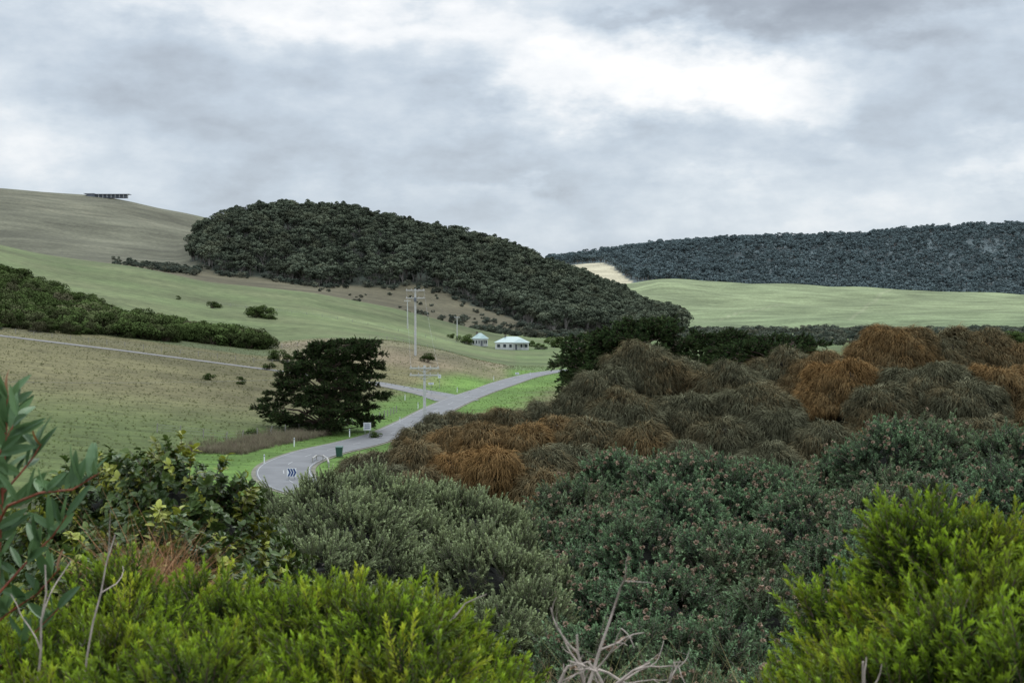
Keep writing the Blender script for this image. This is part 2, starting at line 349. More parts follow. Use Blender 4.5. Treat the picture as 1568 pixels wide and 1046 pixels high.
# drooping mop shrubs
dm=[(985,530,78,32,.08),(920,560,60,31,.0),(1060,548,75,32,.05),(1120,560,75,31,.1),(1205,537,75,32,.12),(1265,540,60,32,.4),(1370,492,80,33,.6),(1440,505,80,33,.3),(1500,518,80,33,.2),(1560,530,70,33,.4),(1620,535,80,33,.4),
(1290,560,75,30,.85),(1420,560,95,29,-.1),(1530,560,80,29,.75),(1480,590,70,28,.0),(1350,590,60,28,.1),(1600,600,80,28,.5),
(1150,590,80,29,.0),(1050,600,80,29,.0),(960,600,80,29,.0),(890,600,55,30,.0),(840,612,50,30,.15),(780,622,50,30,.2),(720,625,50,30,.0),(680,632,48,30,.0),(645,655,40,29,.0),
(1190,620,55,27,-.1),(1110,640,60,27,-.1),(1265,655,58,26,.05),(1340,640,55,27,.1),(985,650,48,26,.35),(905,640,60,27,.2),(850,640,55,27,.4),(800,650,55,26,.65),(740,655,50,27,.75),(690,655,50,27,.65),
(640,680,48,26,.4),(590,688,48,27,.1),(550,696,35,27,.1),(700,690,50,25,.75),(760,690,55,24.5,.85),(830,690,60,24.5,.25),(880,680,55,25,.0),(940,690,50,24.5,.0),(1050,680,55,25,.0),(1180,680,60,25,-.1),(1120,700,60,24,0),(1240,710,55,24,.1),(1320,690,60,25,.1),(1420,650,70,26,.1),(1510,640,70,26,.2),(830,725,45,23,.3),(720,725,45,24,.5),(640,715,45,24.5,.3),(600,715,40,25,.1),(570,725,40,25,.1)]
l=[]
for px,py,r,D,t in dm:
    q=P(px,py+R.normal()*4+4,D*(1+R.uniform(-.02,.02))); rr=r/F*D*.84*R.uniform(.9,1.1); l.append((q[0],q[1],q[2]-rr,rr,t))
    a=R.uniform(math.pi,2*math.pi); k=R.uniform(.8,1.); l.append((q[0]+rr*k*math.cos(a),q[1]+rr*k*math.sin(a)*.6,q[2]-rr*R.uniform(1.1,1.6),rr*R.uniform(.45,.62),t+R.normal()*.12))
grp=[[],[],[]]
for e in l: grp[0 if e[0]<1.2 else (1 if e[0]<6.0 else 2)].append(e)
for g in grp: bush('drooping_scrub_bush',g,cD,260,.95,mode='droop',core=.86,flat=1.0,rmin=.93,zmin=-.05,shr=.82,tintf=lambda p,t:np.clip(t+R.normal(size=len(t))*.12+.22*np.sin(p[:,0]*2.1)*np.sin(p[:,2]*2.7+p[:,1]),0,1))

# ------------------------------------------------ cypresses
def cypress(name,px,D,ext,zb,n=95,dx=0):
    base=P(px,HY,D); bx=base[0]; g=H1(bx,D); mb=MB(); pts=[];dirs=[]
    top=EYE-(ext[0][0]-HY)/F*D
    mb.tube([(bx,D,g-.5),(bx+.2,D,g+(top-g)*.4),(bx+.5,D,g+(top-g)*.85)],.55,.15,0,8)
    E=np.array(ext,float)
    for i in range(n):
        py=E[0,0]+(E[-1,0]-E[0,0])*(i+R.uniform())/n; a=np.interp(py,E[:,0],E[:,1]); b=np.interp(py,E[:,0],E[:,2])
        xa,xb=[(q-CX)/F*D for q in (a,b)]; cxm=(xa+xb)/2; hw=(xb-xa)/2; an=i*2.4+R.uniform(-.5,.5); k=math.sqrt(R.uniform(.2,1)); pr=R.uniform(.8,1.6)*min(1,hw/4)
        x=cxm+(hw-pr*.55)*k*math.cos(an); y=D+hw*.85*k*math.sin(an); z=EYE-(py-HY)/F*D
        if z<g+.4: continue
        mb.tube([(bx+.2,D,max(g+.5,z-hw*k*.45)),((bx+x)/2,(D+y)/2,z-.5),(x,y,z-.1)],.14,.03,0,4)
        m=int(20*pr*pr)+8; aa=R.uniform(0,6.28,m); rr=np.sqrt(R.uniform(0,1,m))*pr*1.25
        q=np.stack([x+rr*np.cos(aa),y+rr*np.sin(aa),z+R.normal(size=m)*.09+.14*(1-rr/pr)],1); pts.append(q)
        dirs.append(np.stack([np.cos(aa)+.5*math.cos(an),np.sin(aa)+.5*math.sin(an),R.uniform(.0,.45,m)],1))
    par=mb.obj(name,[stemM]); p=np.vstack(pts); 
    scatter('foliage',cC,p,orient(np.vstack(dirs)),R.uniform(.65,1.15,len(p)),np.clip(R.normal(size=len(p))*.3,0,1),par)
cypress('cypress_tree',500,190,[(522,495,580),(530,478,588),(545,455,588),(565,430,580),(590,412,588),(612,398,592),(628,372,586),(640,385,582),(655,430,560)],0,135)
cypress('cypress_tree',960,125,[(492,960,1020),(502,930,1050),(515,900,1055),(540,862,1050),(570,855,1060),(620,860,1060),(700,870,1050)],0,120)
cypress('cypress_tree',880,140,[(514,872,905),(525,862,930),(560,855,930),(600,860,930),(650,865,930)],0,50)
cypress('cypress_tree',1190,140,[(518,1180,1235),(525,1150,1262),(537,1080,1265),(560,1060,1270),(620,1060,1260),(660,1080,1250)],0,90)
cypress('cypress_tree',1100,160,[(508,1060,1130),(518,1045,1165),(540,1040,1175),(600,1050,1170)],0,50)

# ------------------------------------------------ tree masses
def mass(name,coll,n,pxr,Dr,cond,s,tint=0,vz=1):
    D=np.sqrt(R.uniform(Dr[0]**2,Dr[1]**2,n)); px=R.uniform(pxr[0],pxr[1],n); k=cond(px,D); D=D[k];px=px[k]; x=(px-CX)/F*D; z=H(x,D)
    p=np.stack([x,D,z-.2],1); rot=np.zeros_like(p); rot[:,2]=R.uniform(0,6.28,len(p)); rot[:,:2]=R.normal(size=(len(p),2))*.06
    ss=s[0]+(s[1]-s[0])*R.uniform(0,1,len(p))**1.4; scatter(name,coll,p,rot,ss,np.clip(tint+R.normal(size=len(p))*.3,0,1)); print(name,len(p))
wig=lambda px:6*np.sin(px*.05)+8*np.sin(px*.021+1)
def hillc(px,D):
    lo=np.interp(px,[285,330,480,500,600,700,770,800,850,1040],[1180,1090,1080,1085,1095,1080,1040,960,900,880])+2*wig(px)
    return (D>lo)&(px>290+ .06*np.abs(D-1250))&(px<1045)&(D<1560)
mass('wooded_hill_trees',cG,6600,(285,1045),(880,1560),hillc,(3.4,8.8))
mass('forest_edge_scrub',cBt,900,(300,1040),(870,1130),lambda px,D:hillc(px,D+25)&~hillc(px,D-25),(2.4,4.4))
def farc(px,D):
    a=(px>1015)&(D>2330)
    b=(px>840)&(D>2750)
    c=(px>930+ (2700-D)*.09)&(px<1060)&(D>2260)
    return a|b|c
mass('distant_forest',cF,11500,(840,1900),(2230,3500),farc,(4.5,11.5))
mass('valley_tree_belt',cBt,1000,(1015,1750),(900,1120),lambda px,D:(np.sin(px*.03)*.6+np.sin(px*.071)*.6+R.normal(size=len(px))*.4>-.55),(3.0,6.4),.2)
mass('valley_tree_belt',cBt,220,(1020,1400),(700,900),lambda px,D:px>0,(2.4,4.6),.2)
mass('hill_foot_trees',cBt,200,(170,305),(1040,1120),lambda px,D:px>170+R.uniform(0,90,len(px)),(2.2,4.2),.2)
mass('gully_trees',cBt,130,(600,900),(780,930),lambda px,D:(px>690)|(R.uniform(size=len(px))>.6),(2.2,4.4),.2)
mass('clearing_shrubs',cBt,34,(480,760),(900,1090),lambda px,D:px>0,(1.2,2.8),.4)
def scr(px,D):
    hi=np.interp(px,[-300,0,60,110,200,300,400],[520,500,480,455,430,415,400]); lo=np.interp(px,[-300,0,200,400],[315,318,348,368]); return (D>lo)&(D<hi)&(px<405)
mass('hillside_scrub',cH,2300,(-350,410),(310,520),scr,(1.6,5.2))
def lone(name,px,py_base,D,s,coll=cH,t=0.1):
    x=(px-CX)/F*D; z=H1(x,D); src=list(coll.objects)[int(R.integers(0,len(coll.objects)))]
    o=bpy.data.objects.new(name,src.data); o.location=(x,D,z-.1); o.scale=(s,s,s); o.rotation_euler=(0,0,R.uniform(0,6)); COL.objects.link(o)
for px,D,s in [(320,262,1.4),(368,262,1.3),(655,343,2.2),(425,330,2.6),(440,325,2.0),(412,300,1.5),(325,540,2.6),(335,545,1.8),(273,560,1.4),(392,520,3.8),(402,525,4.6),(414,520,3.6),(383,530,2.8),(710,600,3.8),(716,590,3.0),(824,606,2.4),(832,600,2.2),(855,640,4.4),(845,655,4.),(870,650,5),(815,640,2.6),(690,620,2.0),(385,178,1.0),(575,182,1.0),(1555,700,6.),(1570,710,7.)]:
    lone('shrub',px,0,D,s)

# field grass tufts
n=20000; D=np.sqrt(R.uniform(128**2,430**2,n)); px=R.uniform(-80,860,n); x=(px-CX)/F*D
rd=roaddist(x,D,ROAD); rs=roaddist(x,D,SIDE); k=(rd>4.0)&(rs>2.8); D=D[k];px=px[k];x=x[k];rd=rd[k]
p=np.stack([x,D,H(x,D)],1); rot=np.zeros_like(p); rot[:,2]=R.uniform(0,6.28,len(p))
t=np.clip(np.where(rd<14,.9,.15)+R.normal(size=len(p))*.25+(D<205)*.3,0,1); s=R.uniform(.3,1.0,len(p))*np.where(rd<10,.5,.7)
scatter('field_grass',cT,p,rot,s,t)
reedM=leafmat('verge_reed',(.10,.08,.06),(.20,.15,.11),(.2,.18,.11),.3,0); cR=coll_of('reed',[tuft(30,1.0,.03,.6) for _ in range(4)],[reedM])
n=1300; D=R.uniform(158,186,n); px=330+(D-158)/28*170+R.normal(size=n)*35; x=(px-CX)/F*D; k=roaddist(x,D,ROAD)>7
p=np.stack([x,D,H(x,D)],1)[k]; rot=np.zeros_like(p); scatter('verge_reeds',cR,p,rot,R.uniform(.3,1.0,len(p)),R.uniform(0,1,len(p)))
gd=leafmat('near_grass',(.05,.06,.02),(.14,.15,.05),(.3,.22,.12),.3,0); cN=coll_of('near_tuft',[tuft(30,.4,.004,.12) for _ in range(5)],[gd])
n=3000; y=R.uniform(1.8,14,n); x=R.uniform(-.6,.6,n)*y; p=np.stack([x,y,H(x,y)],1); rot=np.zeros_like(p); rot[:,2]=R.uniform(0,6,n); scatter('understory_grass',cN,p,rot,R.uniform(.6,1.4,n),R.uniform(0,.8,n))
n=3000; y=R.uniform(14,125,n); x=R.uniform(-.5,.5,n)*y; p=np.stack([x,y,H(x,y)],1); rot=np.zeros_like(p); rot[:,2]=R.uniform(0,6,n); scatter('slope_grass',cT,p,rot,R.uniform(.6,1.2,n),R.uniform(.5,1,n))

# ------------------------------------------------ terrain mesh
rows=np.concatenate([np.array([-60,-30,-10,0]),np.geomspace(1.5,20000,620)])
tc=np.concatenate([-np.geomspace(3,.46,30,endpoint=False),np.linspace(-.45,.45,380),np.geomspace(.46,3,31)[1:]])
Y,T=np.meshgrid(rows,tc,indexing='ij'); X=T*(np.maximum(Y,0)+40); xf=X.ravel(); yf=Y.ravel(); zf=H(xf,yf)
nr,nc=Y.shape; me=bpy.data.meshes.new('terrain'); me.vertices.add(nr*nc); me.vertices.foreach_set('co',np.stack([xf,yf,zf],1).astype(np.float32).ravel())
idx=np.arange(nr*nc).reshape(nr,nc); q=np.stack([idx[:-1,:-1],idx[:-1,1:],idx[1:,1:],idx[1:,:-1]],-1).reshape(-1,4)
me.loops.add(q.size); me.loops.foreach_set('vertex_index',q.ravel().astype(np.int32)); me.polygons.add(len(q)); me.polygons.foreach_set('loop_start',(np.arange(len(q))*4).astype(np.int32)); me.update(calc_edges=True)
me.polygons.foreach_set('use_smooth',np.ones(len(q),bool))
pxx=CX+F*xf/np.maximum(yf,60); Dd=yf
C=np.tile(np.array([.085,.10,.045]),(len(xf),1))
def paint(w,c):
    global C
    w=np.clip(w,0,1)[:,None]; C=C*(1-w)+np.array(c)*w
nz=.5+.25*np.sin(xf*.11+yf*.07)+.25*np.sin(xf*.043-yf*.09+2)
paint((Dd>=115)&(Dd<345),(.108,.096,.046)); paint(sm(235,170,Dd)*(Dd>110),(.085,.106,.036)); paint((Dd<115),(.05,.055,.025))
rd=roaddist(xf,yf,ROAD[::2]); paint(sm(20,9,rd),(.09,.15,.033))
paint((sm(322,340,Dd)*sm(440,420,Dd)*sm(410,440,pxx)*sm(790,760,pxx))*(.4+.6*nz),(.205,.16,.10))
paint(sm(420,440,Dd)*(Dd<860),(.100,.124,.052)); paint(((Dd>385)&(pxx>790)&(Dd<1000)),(.10,.135,.052))
paint(nz*.5*(Dd>430)*(Dd<860),(.12,.12,.062))
paint(sm(850,880,Dd)*(Dd<1300)*(pxx<1000),(.088,.077,.047))
paint(((Dd>1000)&(Dd<2235)&(pxx>900)),(.165,.19,.098)); paint(sm(1900,1250,Dd)*(Dd>1000)*(pxx>1000),(.125,.155,.078))
paint((Dd>1100)*(Dd<2300)*sm(330,290,pxx),(.10,.096,.065)); paint((Dd>1500)*(Dd<2300)*(pxx<330)*nz*.5,(.13,.12,.08))
paint(hillc(pxx,Dd),(.04,.047,.035)); paint((Dd>2300),(.085,.105,.105)); paint((Dd>2240)*(Dd<2750)*(pxx>820)*(pxx<1000),(.38,.335,.23)); paint(farc(pxx,Dd),(.085,.105,.105))  # far ground has bluish distance haze painted into its colour
for (a,b,c,d) in [(1370,1300,2190,1500),(1200,1060,1800,1450)]:
    pl=a+(b-a)*(c-Dd)/(c-d); paint(.6*np.exp(-((pxx-pl)/2.2)**2)*((Dd<c)&(Dd>d)),(.23,.23,.14))
ca=me.color_attributes.new('col','FLOAT_COLOR','POINT'); ca.data.foreach_set('color',np.hstack([C,np.ones((len(C),1))]).astype(np.float32).ravel())
gm,nt,b=newmat('pasture_ground'); N=nt.nodes.new; Lk=nt.links.new
at=N('ShaderNodeAttribute'); at.attribute_name='col'; tcn=N('ShaderNodeTexCoord')
prev=at.outputs['Color']
for sc,lo,hi,st in [(.012,.74,1.26,(1,1,1)),(.05,.76,1.24,(.4,1,1)),(.5,.74,1.26,(.5,1,1)),(3.5,.75,1.25,(1,1,1))]:
    mp=N('ShaderNodeMapping'); mp.inputs['Scale'].default_value=st; Lk(tcn.outputs['Object'],mp.inputs[0])
    nn=N('ShaderNodeTexNoise'); nn.inputs['Scale'].default_value=sc; nn.inputs['Detail'].default_value=3; Lk(mp.outputs[0],nn.inputs['Vector'])
    mr=N('ShaderNodeMapRange'); mr.inputs['From Min'].default_value=.3; mr.inputs['From Max'].default_value=.7; mr.inputs['To Min'].default_value=lo; mr.inputs['To Max'].default_value=hi; Lk(nn.outputs['Fac'],mr.inputs['Value'])
    vm=N('ShaderNodeVectorMath'); vm.operation='SCALE'; Lk(prev,vm.inputs[0]); Lk(mr.outputs[0],vm.inputs['Scale']); prev=vm.outputs[0]
Lk(prev,b.inputs['Base Color']); b.inputs['Roughness'].default_value=.95; b.inputs['Specular IOR Level'].default_value=.1
me.materials.append(gm); ter=bpy.data.objects.new('terrain',me); COL.objects.link(ter)
bvh=BVHTree.FromPolygons(np.stack([xf,yf,zf],1).tolist(),q[(nc-1)*150:(nc-1)*470].tolist())
def G(x,y):
    h=bvh.ray_cast(Vector((x,y,400)),Vector((0,0,-1)))
    return h[0].z if h[0] else H1(x,y)

# ------------------------------------------------ roads
asph=simple('asphalt',(.105,.104,.104),.75,.22,.35); asph2=simple('worn_asphalt',(.125,.115,.105),.8,.2,.5); paintM=simple('road_paint',(.26,.26,.25),.6); gravel=simple('gravel_shoulder',(.12,.11,.075),.9,.3,.8)
def strip(name,poly,off0,off1,lift,mat,skip=None,nx=5):
    vs=[];fs=[];T=np.gradient(poly,axis=0); T/=np.linalg.norm(T,axis=1,keepdims=True); Nn=np.stack([T[:,1],-T[:,0]],1)
    for i,pq in enumerate(poly):
        for k in range(nx):
            o=off0+(off1-off0)*k/(nx-1); x,y=pq+Nn[i]*o; vs.append((x,y,G(x,y)+lift))
        if i and not (skip and skip(i)):
            fs+=[((i-1)*nx+k,(i-1)*nx+k+1,i*nx+k+1,i*nx+k) for k in range(nx-1)]
    mb=MB(); mb.add(vs,fs); return mb.obj(name,[mat])
RD=catmull(road_pts,22); SD=catmull(side_pts,22)
strip('gravel_verge',RD,-3.2,3.2,.05,gravel,nx=9); r=strip('road',RD,-2.75,2.75,.09,asph,nx=9)
strip('side_road',SD,-1.8,1.8,.075,asph2,nx=6)
a=strip('edge_line',RD,-2.6,-2.52,.10,paintM,nx=2); a.parent=r; a=strip('edge_line',RD,2.52,2.6,.10,paintM,nx=2); a.parent=r
a=strip('centre_line',RD,-.05,.05,.10,paintM,skip=lambda i:(i//4)%3!=0,nx=2); a.parent=r
apr=np.array([(-30,298),(-22,292),(-15,280),(-10,262)],float); strip('junction_apron',catmull(apr,16),-4.2,4.2,.06,asph,nx=7)

# ------------------------------------------------ buildings
white=simple('white_wall',(.55,.55,.52),.7,.05,3); teal=simple('green_roof',(.24,.32,.30),.5,.1,2); glass=simple('window_glass',(.04,.05,.06),.15,.1); darkT=simple('dark_cladding',(.11,.12,.14),.6,.2,1); greyR=simple('grey_roof',(.18,.19,.21),.5)
def hip(mb,c,sx,sy,h,mat=0,ov=.5):
    x,y,z=c; a,b2=sx/2+ov,sy/2+ov; rdg=max(a-b2,.5)
    mb.add([(x-a,y-b2,z),(x+a,y-b2,z),(x+a,y+b2,z),(x-a,y+b2,z),(x-rdg,y,z+h),(x+rdg,y,z+h)],[(0,1,5,4),(1,2,5),(2,3,4,5),(3,0,4),(0,3,2,1)],mat)
def part(par,name,mats,fn):
    mb=MB(); fn(mb); o=mb.obj(name,mats); o.parent=par
def house(px,D,w,d,name='weatherboard_house'):
    x=(px-CX)/F*D; g=H1(x,D); e=empty(name,(x,D,g))
    part(e,'walls',[white],lambda m:m.box((0,0,1.5),(w,d,3.2)))
    part(e,'roof',[teal],lambda m:(hip(m,(0,0,3.1),w,d,2.4),hip(m,(w*.25,-d*.45,3.05),w*.35,d*.4,1.5)))
    def win(m):
        for k in (-.4,-.22,-.04,.3,.42): m.box((k*w,-d/2-.03,1.7),(w*.085,.1,1.3))
    part(e,'windows',[glass],win); part(e,'door',[darkT],lambda m:m.box((w*.13,-d/2-.04,1.15),(1,.1,2.2)))
    part(e,'chimney',[stemG],lambda m:(m.box((-w*.2,0,5.2),(.8,.8,1.6)),m.box((-w*.2,0,6.05),(.95,.95,.15))))
    def ver(m):
        for k in np.linspace(-.48,.48,7): m.box((k*w,-d/2-1.8,1.35),(.14,.14,2.7))
        m.box((0,-d/2-1.85,2.75),(w,.2,.2))
    part(e,'verandah_posts',[white],ver)
house(784,600,14,9); house(735,605,6.5,6,'farm_shed')
x=(167-CX)/F*1740; g=H1(x,1740); e=empty('hilltop_house',(x,1740,g))
part(e,'walls',[darkT],lambda m:(m.box((0,0,2.2),(46,9,4.0)),m.box((-20,0,2.6),(10,12,5))))
part(e,'roof',[greyR],lambda m:(m.box((0,-.5,4.6),(54,12,.5)),m.box((-22,0,5.4),(13,13,.4))))
part(e,'windows',[glass],lambda m:[m.box((k,-4.55,2.2),(3.2,.12,2.4)) for k in range(-12,22,5)])
part(e,'posts',[white],lambda m:[m.box((k,-5.9,2.2),(.4,.4,4.3)) for k in range(-10,26,5)])

# ------------------------------------------------ poles / wires
pole=simple('weathered_timber',(.46,.45,.42),.85,.15,3); wireM=simple('wire',(.25,.25,.26),.5); ins=simple('insulator',(.5,.45,.42),.3)
def ppole(px,D,h,arms,rad=.16,w=2.4,extra=False):
    x=(px-CX)/F*D; g=G(x,D); e=empty('power_pole',(x,D,g))
    part(e,'pole',[pole],lambda m:m.tube([(0,0,-.5),(0,0,h*.5),(0,0,h)],rad,rad*.75,0,8))
    def arm(m):
        for z in arms: 
            m.box((0,-.3,z),(w,.16,.22)); m.tube([(-w*.3,-.25,z),(0,-.25,z-.7)],.04,.04,0,4); m.tube([(w*.3,-.25,z),(0,-.25,z-.7)],.04,.04,0,4)
    part(e,'crossarms',[pole],arm)
    part(e,'insulators',[ins],lambda m:[m.tube([(k*w,-.3,z+.11),(k*w,-.3,z+.24),(k*w,-.3,z+.4)],.1,.06,0,6) for z in arms for k in (-.46,-.2,.2,.46)])
    if extra: part(e,'transformer',[darkT],lambda m:m.tube([(0,-.55,h-3.2),(0,-.55,h-2.6),(0,-.55,h-2.2)],.32,.3,0,10))
    return [np.array([x+k*w,D-.3,g+z+.4]) for z in arms for k in (-.46,.46)]
A1=ppole(650,222,7.9,[7.5,6.4],.26,4.6); A2=ppole(636,352,16.5,[16.1,14.2],.32,4.6,True)
A3=ppole(624,600,12,[11.6],.25,2.6); A4=ppole(700,620,10,[9.6],.25,2.4)
A0=[P(-500,560,200)+0, P(-520,560,205)]
mb=MB()
def wire(a,b,sag): mb.tube([a+(b-a)*u-np.array([0,0,sag*4*u*(1-u)]) for u in np.linspace(0,1,14)],.009,.009,0,3)
for i in (0,1): wire(A1[i],A2[i],1.2); wire(A2[i],A4[i],2.5); wire(A1[i+2],A0[i],2.0)
ppole(-510,202,8,[7.5],.15,2.2)
mb.obj('power_line',[wireM])

# ------------------------------------------------ fences
fp=simple('fence_timber',(.24,.22,.19),.9)
def fence(path,sp=4.,h=1.15):
    mb=MB(); pts=[]
    path=np.array(path,float); seg=np.hypot(*np.diff(path,axis=0).T); s=np.concatenate([[0],np.cumsum(seg)])
    for u in np.arange(0,s[-1],sp):
        x=np.interp(u,s,path[:,0]); y=np.interp(u,s,path[:,1]); z=G(x,y); pts.append(np.array([x,y,z])); mb.tube([(x,y,z-.2),(x+R.normal()*.03,y,z+h*.5),(x+R.normal()*.05,y,z+h*R.uniform(.9,1.05))],.07,.06,0,5)
    for hh in (.35,.7,1.02): mb.tube([p+np.array([0,0,hh]) for p in pts],.008,.008,1,3)
    mb.obj('wire_fence',[fp,wireM])
w=lambda px,D:((px-CX)/F*D,D)
fence([w(-60,312),w(120,312),w(260,312),w(420,318),w(470,322)]); fence([w(240,175),w(350,172),w(440,184),w(520,196),w(585,215),w(610,232)],3.2)
fence([w(230,362),w(330,372),w(430,372),w(560,392),w(690,440)],5); fence([w(330,560),w(480,560),w(640,560),w(740,590),w(860,600)],6)

# ------------------------------------------------ signs and roadside furniture
wp=simple('white_paint',(.75,.75,.74),.5,.05); bl=simple('sign_blue',(.02,.05,.16),.5); gr=simple('bin_green',(.02,.07,.05),.45); stl=simple('steel_post',(.35,.36,.37),.4,metal=.6)
def sign(name,px,D,sz,h,stripes=False,posts=2):
    x=(px-CX)/F*D; g=G(x,D); e=empty(name,(x,D,g))
    part(e,'panel',[wp],lambda m:m.box((0,0,h),(sz[0],.04,sz[1])))
    part(e,'posts',[stl],lambda m:[m.tube([(k,.06,-.2),(k,.06,h*.5),(k,.06,h+sz[1]*.4)],.035,.035,0,6) for k in ((-sz[0]*.3,sz[0]*.3) if posts==2 else (0,))])
    if stripes:
        def st(m):
            for k in (-.36,-.08,.2):
                cx=k*sz[0]; s=sz[0]*.1; a=sz[1]*.46
                m.add([(cx-s,-.025,h-a),(cx+s,-.025,h-a),(cx+3*s,-.025,h),(cx+s,-.025,h+a),(cx-s,-.025,h+a),(cx+s,-.025,h)],[(0,1,2,5),(5,2,3,4)])
        part(e,'chevrons',[bl],st)
    else: part(e,'lettering',[bl],lambda m:[m.box((0,-.026,h+sz[1]*k),(sz[0]*.7,.008,sz[1]*.1)) for k in (-.25,0,.25)])
sign('road_sign',562,187,(1.0,1.0),1.1); sign('chevron_sign',446,136,(.9,.8),.75,True); sign('direction_sign',660,276,(1.0,.4),2.4,posts=1); sign('speed_sign',673,300,(.6,.75),2.6,posts=1); sign('road_sign',792,345,(.9,.5),1.1)
for px,D in [(535,183),(450,168),(404,150),(612,205),(640,240),(700,290),(756,330),(812,352),(620,262)]:
    x=(px-CX)/F*D; m=MB(); g=G(x,D); m.box((x,D,g+.5),(.12,.05,1.05)); m.box((x,D-.03,g+.9),(.08,.02,.12),1); m.box((x,D,g+1.045),(.10,.045,.04),0); m.obj('guide_post',[wp,bl])
x,D=(519-CX)/F*158,158; g=G(x,D); e=empty('wheelie_bin',(x,D,g))
part(e,'body',[gr],lambda m:m.add([(-.3,-.3,.08),(.3,-.3,.08),(.3,.3,.08),(-.3,.3,.08),(-.38,-.38,1.05),(.38,-.38,1.05),(.38,.38,1.05),(-.38,.38,1.05)],[(0,3,2,1),(4,5,6,7),(0,1,5,4),(1,2,6,5),(2,3,7,6),(3,0,4,7)]))
part(e,'lid',[gr],lambda m:m.add([(-.42,-.44,1.06),(.42,-.44,1.06),(.42,.42,1.12),(-.42,.42,1.12),(-.38,-.4,1.14),(.38,-.4,1.14),(.38,.38,1.22),(-.38,.38,1.22)],[(0,3,2,1),(4,5,6,7),(0,1,5,4),(1,2,6,5),(2,3,7,6),(3,0,4,7)]))
part(e,'wheels',[darkT],lambda m:[m.tube([(k,.33,.12),(k+.03,.33,.12),(k+.07,.33,.12)],.12,.12,0,10) for k in (-.36,.28)])
mb=MB(); arc=[w(478,151),w(484,154),w(494,154),w(501,151),w(503,147)]
pp=[np.array([x,y,G(x,y)+.55]) for x,y in arc]; mb.tube(pp,.09,.09,0,6)
for q_ in pp: mb.tube([q_-np.array([0,0,.7]),q_-np.array([0,0,.3]),q_],.06,.06,0,5)
mb.obj('culvert_rail',[simple('pale_rail',(.30,.28,.25),.7)])

# ------------------------------------------------ near leafy sapling at left
euM=leafmat('gum_leaf',(.05,.10,.035),(.14,.235,.09),(.2,.1,.05),.2,.25,.5,.3); redM=simple('red_stem',(.25,.06,.03),.5,.3,30); redL=leafmat('young_leaf',(.22,.10,.03),(.3,.12,.03),(.2,.2,.05),.2,.3,.4)
mb=MB()
def branch(pts,r,nl,L=.07,W=.018,upb=.9,s=0.):
    pts=[P(q[0],q[1],q[2]*1.25) for q in pts]; mb.tube(pts,r,r*.45,1,6); 
    cum=np.linspace(0,1,len(pts)); A=np.array(pts)
    for i in range(nl):
        u=s+(1-s)*(i+.5)/nl+R.uniform(-.02,.02); u=min(max(u,0),1); c=np.array([np.interp(u,cum,A[:,k]) for k in range(3)])
        d=np.array([R.normal()*.6,R.normal()*.5,upb*R.uniform(.3,1.3)]); mb.bleaf(c,d,np.array([R.normal()*.7,-1.,.4+R.normal()*.3]),L*R.uniform(.65,1.2),W*R.uniform(.75,1.15),(2 if u>.95 and R.uniform()<.5 else 0),R.uniform(),R.uniform(-.15,.35))
branch([(-40,1500,2.1),(-30,1150,2.1),(-10,950,2.1),(0,780,2.1),(8,660,2.1),(12,605,2.1)],.005,48,s=.42)
branch([(-20,830,2.1),(10,775,2.05),(60,755,2.0),(110,750,2.0),(150,725,2.0)],.003,24)
branch([(-10,770,2.1),(30,725,2.1),(50,700,2.1),(62,680,2.1)],.0025,13)
branch([(-10,710,2.0),(10,670,2.0),(28,635,2.0)],.0025,10)
branch([(-5,910,2.1),(40,860,2.1),(80,820,2.1),(100,790,2.1)],.0025,18)
branch([(-40,980,2.2),(10,940,2.2),(55,910,2.15),(90,870,2.15)],.0025,18)
branch([(-30,1050,2.2),(20,1000,2.2),(60,960,2.2),(90,930,2.2)],.0025,14)
branch([(-100,1400,2.3),(-90,1100,2.3),(-50,900,2.3),(-25,760,2.3),(-20,660,2.3)],.005,40,s=.4)
mb.obj('gum_sapling',[euM,redM,redL])

# ------------------------------------------------ dead twigs
mb=MB()
def tw(p,d,l,r,dep):
    n=5; pts=[p]; 
    for i in range(n): d=d+rdir()*.22; d/=np.linalg.norm(d); p=p+d*l/n; pts.append(p)
    mb.tube(pts,r,r*.45,0,5)
    if dep>0:
        for k in range(3 if dep>1 else 2): tw(pts[R.integers(2,6)],d+rdir()*.8,l*R.uniform(.35,.6),r*.5,dep-1)
for a,b,D in [((880,1100),(965,940),2.9),((900,1110),(885,970),2.8),((870,1085),(1000,1020),2.9),((950,1100),(905,1015),2.7),((840,1090),(860,1020),2.9),((985,1100),(1005,1035),2.8),((1020,1110),(940,990),3.0)]:
    A=P(*a,D);B=P(*b,D); tw(A,(B-A)/np.linalg.norm(B-A),np.linalg.norm(B-A),.005,2)
tw(P(660,1000,2.9),np.array([.3,0,.8]),.12,.003,1); tw(P(1330,1120,2.4),np.array([0,0,1.]),.12,.004,1); tw(P(1215,1100,3.2),np.array([.1,0,1.]),.12,.004,1)
tw(P(60,1080,2.5),np.array([.05,0,1.]),.25,.003,1); tw(P(125,1050,2.6),np.array([-.05,0,1.]),.28,.0025,1)
mb.obj('dead_branches',[simple('dead_wood',(.36,.29,.24),.85,.3,60)])
cX=coll_of('dry_frond',[tuft(40,.26,.003,.15) for _ in range(3)],[dryM])
n=45; p=np.array([P(R.uniform(190,265),R.uniform(930,1000),R.uniform(3.6,4.2)) for _ in range(n)]); scatter('dry_fern',cX,p,orient(R.normal(size=(n,3))*.4+[0,0,1]),R.uniform(.6,1.,n),R.uniform(0,.3,n))
n=22; p=np.array([P(R.uniform(830,1240),R.uniform(1110,1170),R.uniform(2.8,3.6)) for _ in range(n)]); scatter('dry_grass',cX,p,orient(R.normal(size=(n,3))*.3+[0,0,1]),R.uniform(.4,.7,n),R.uniform(.3,1.,n))

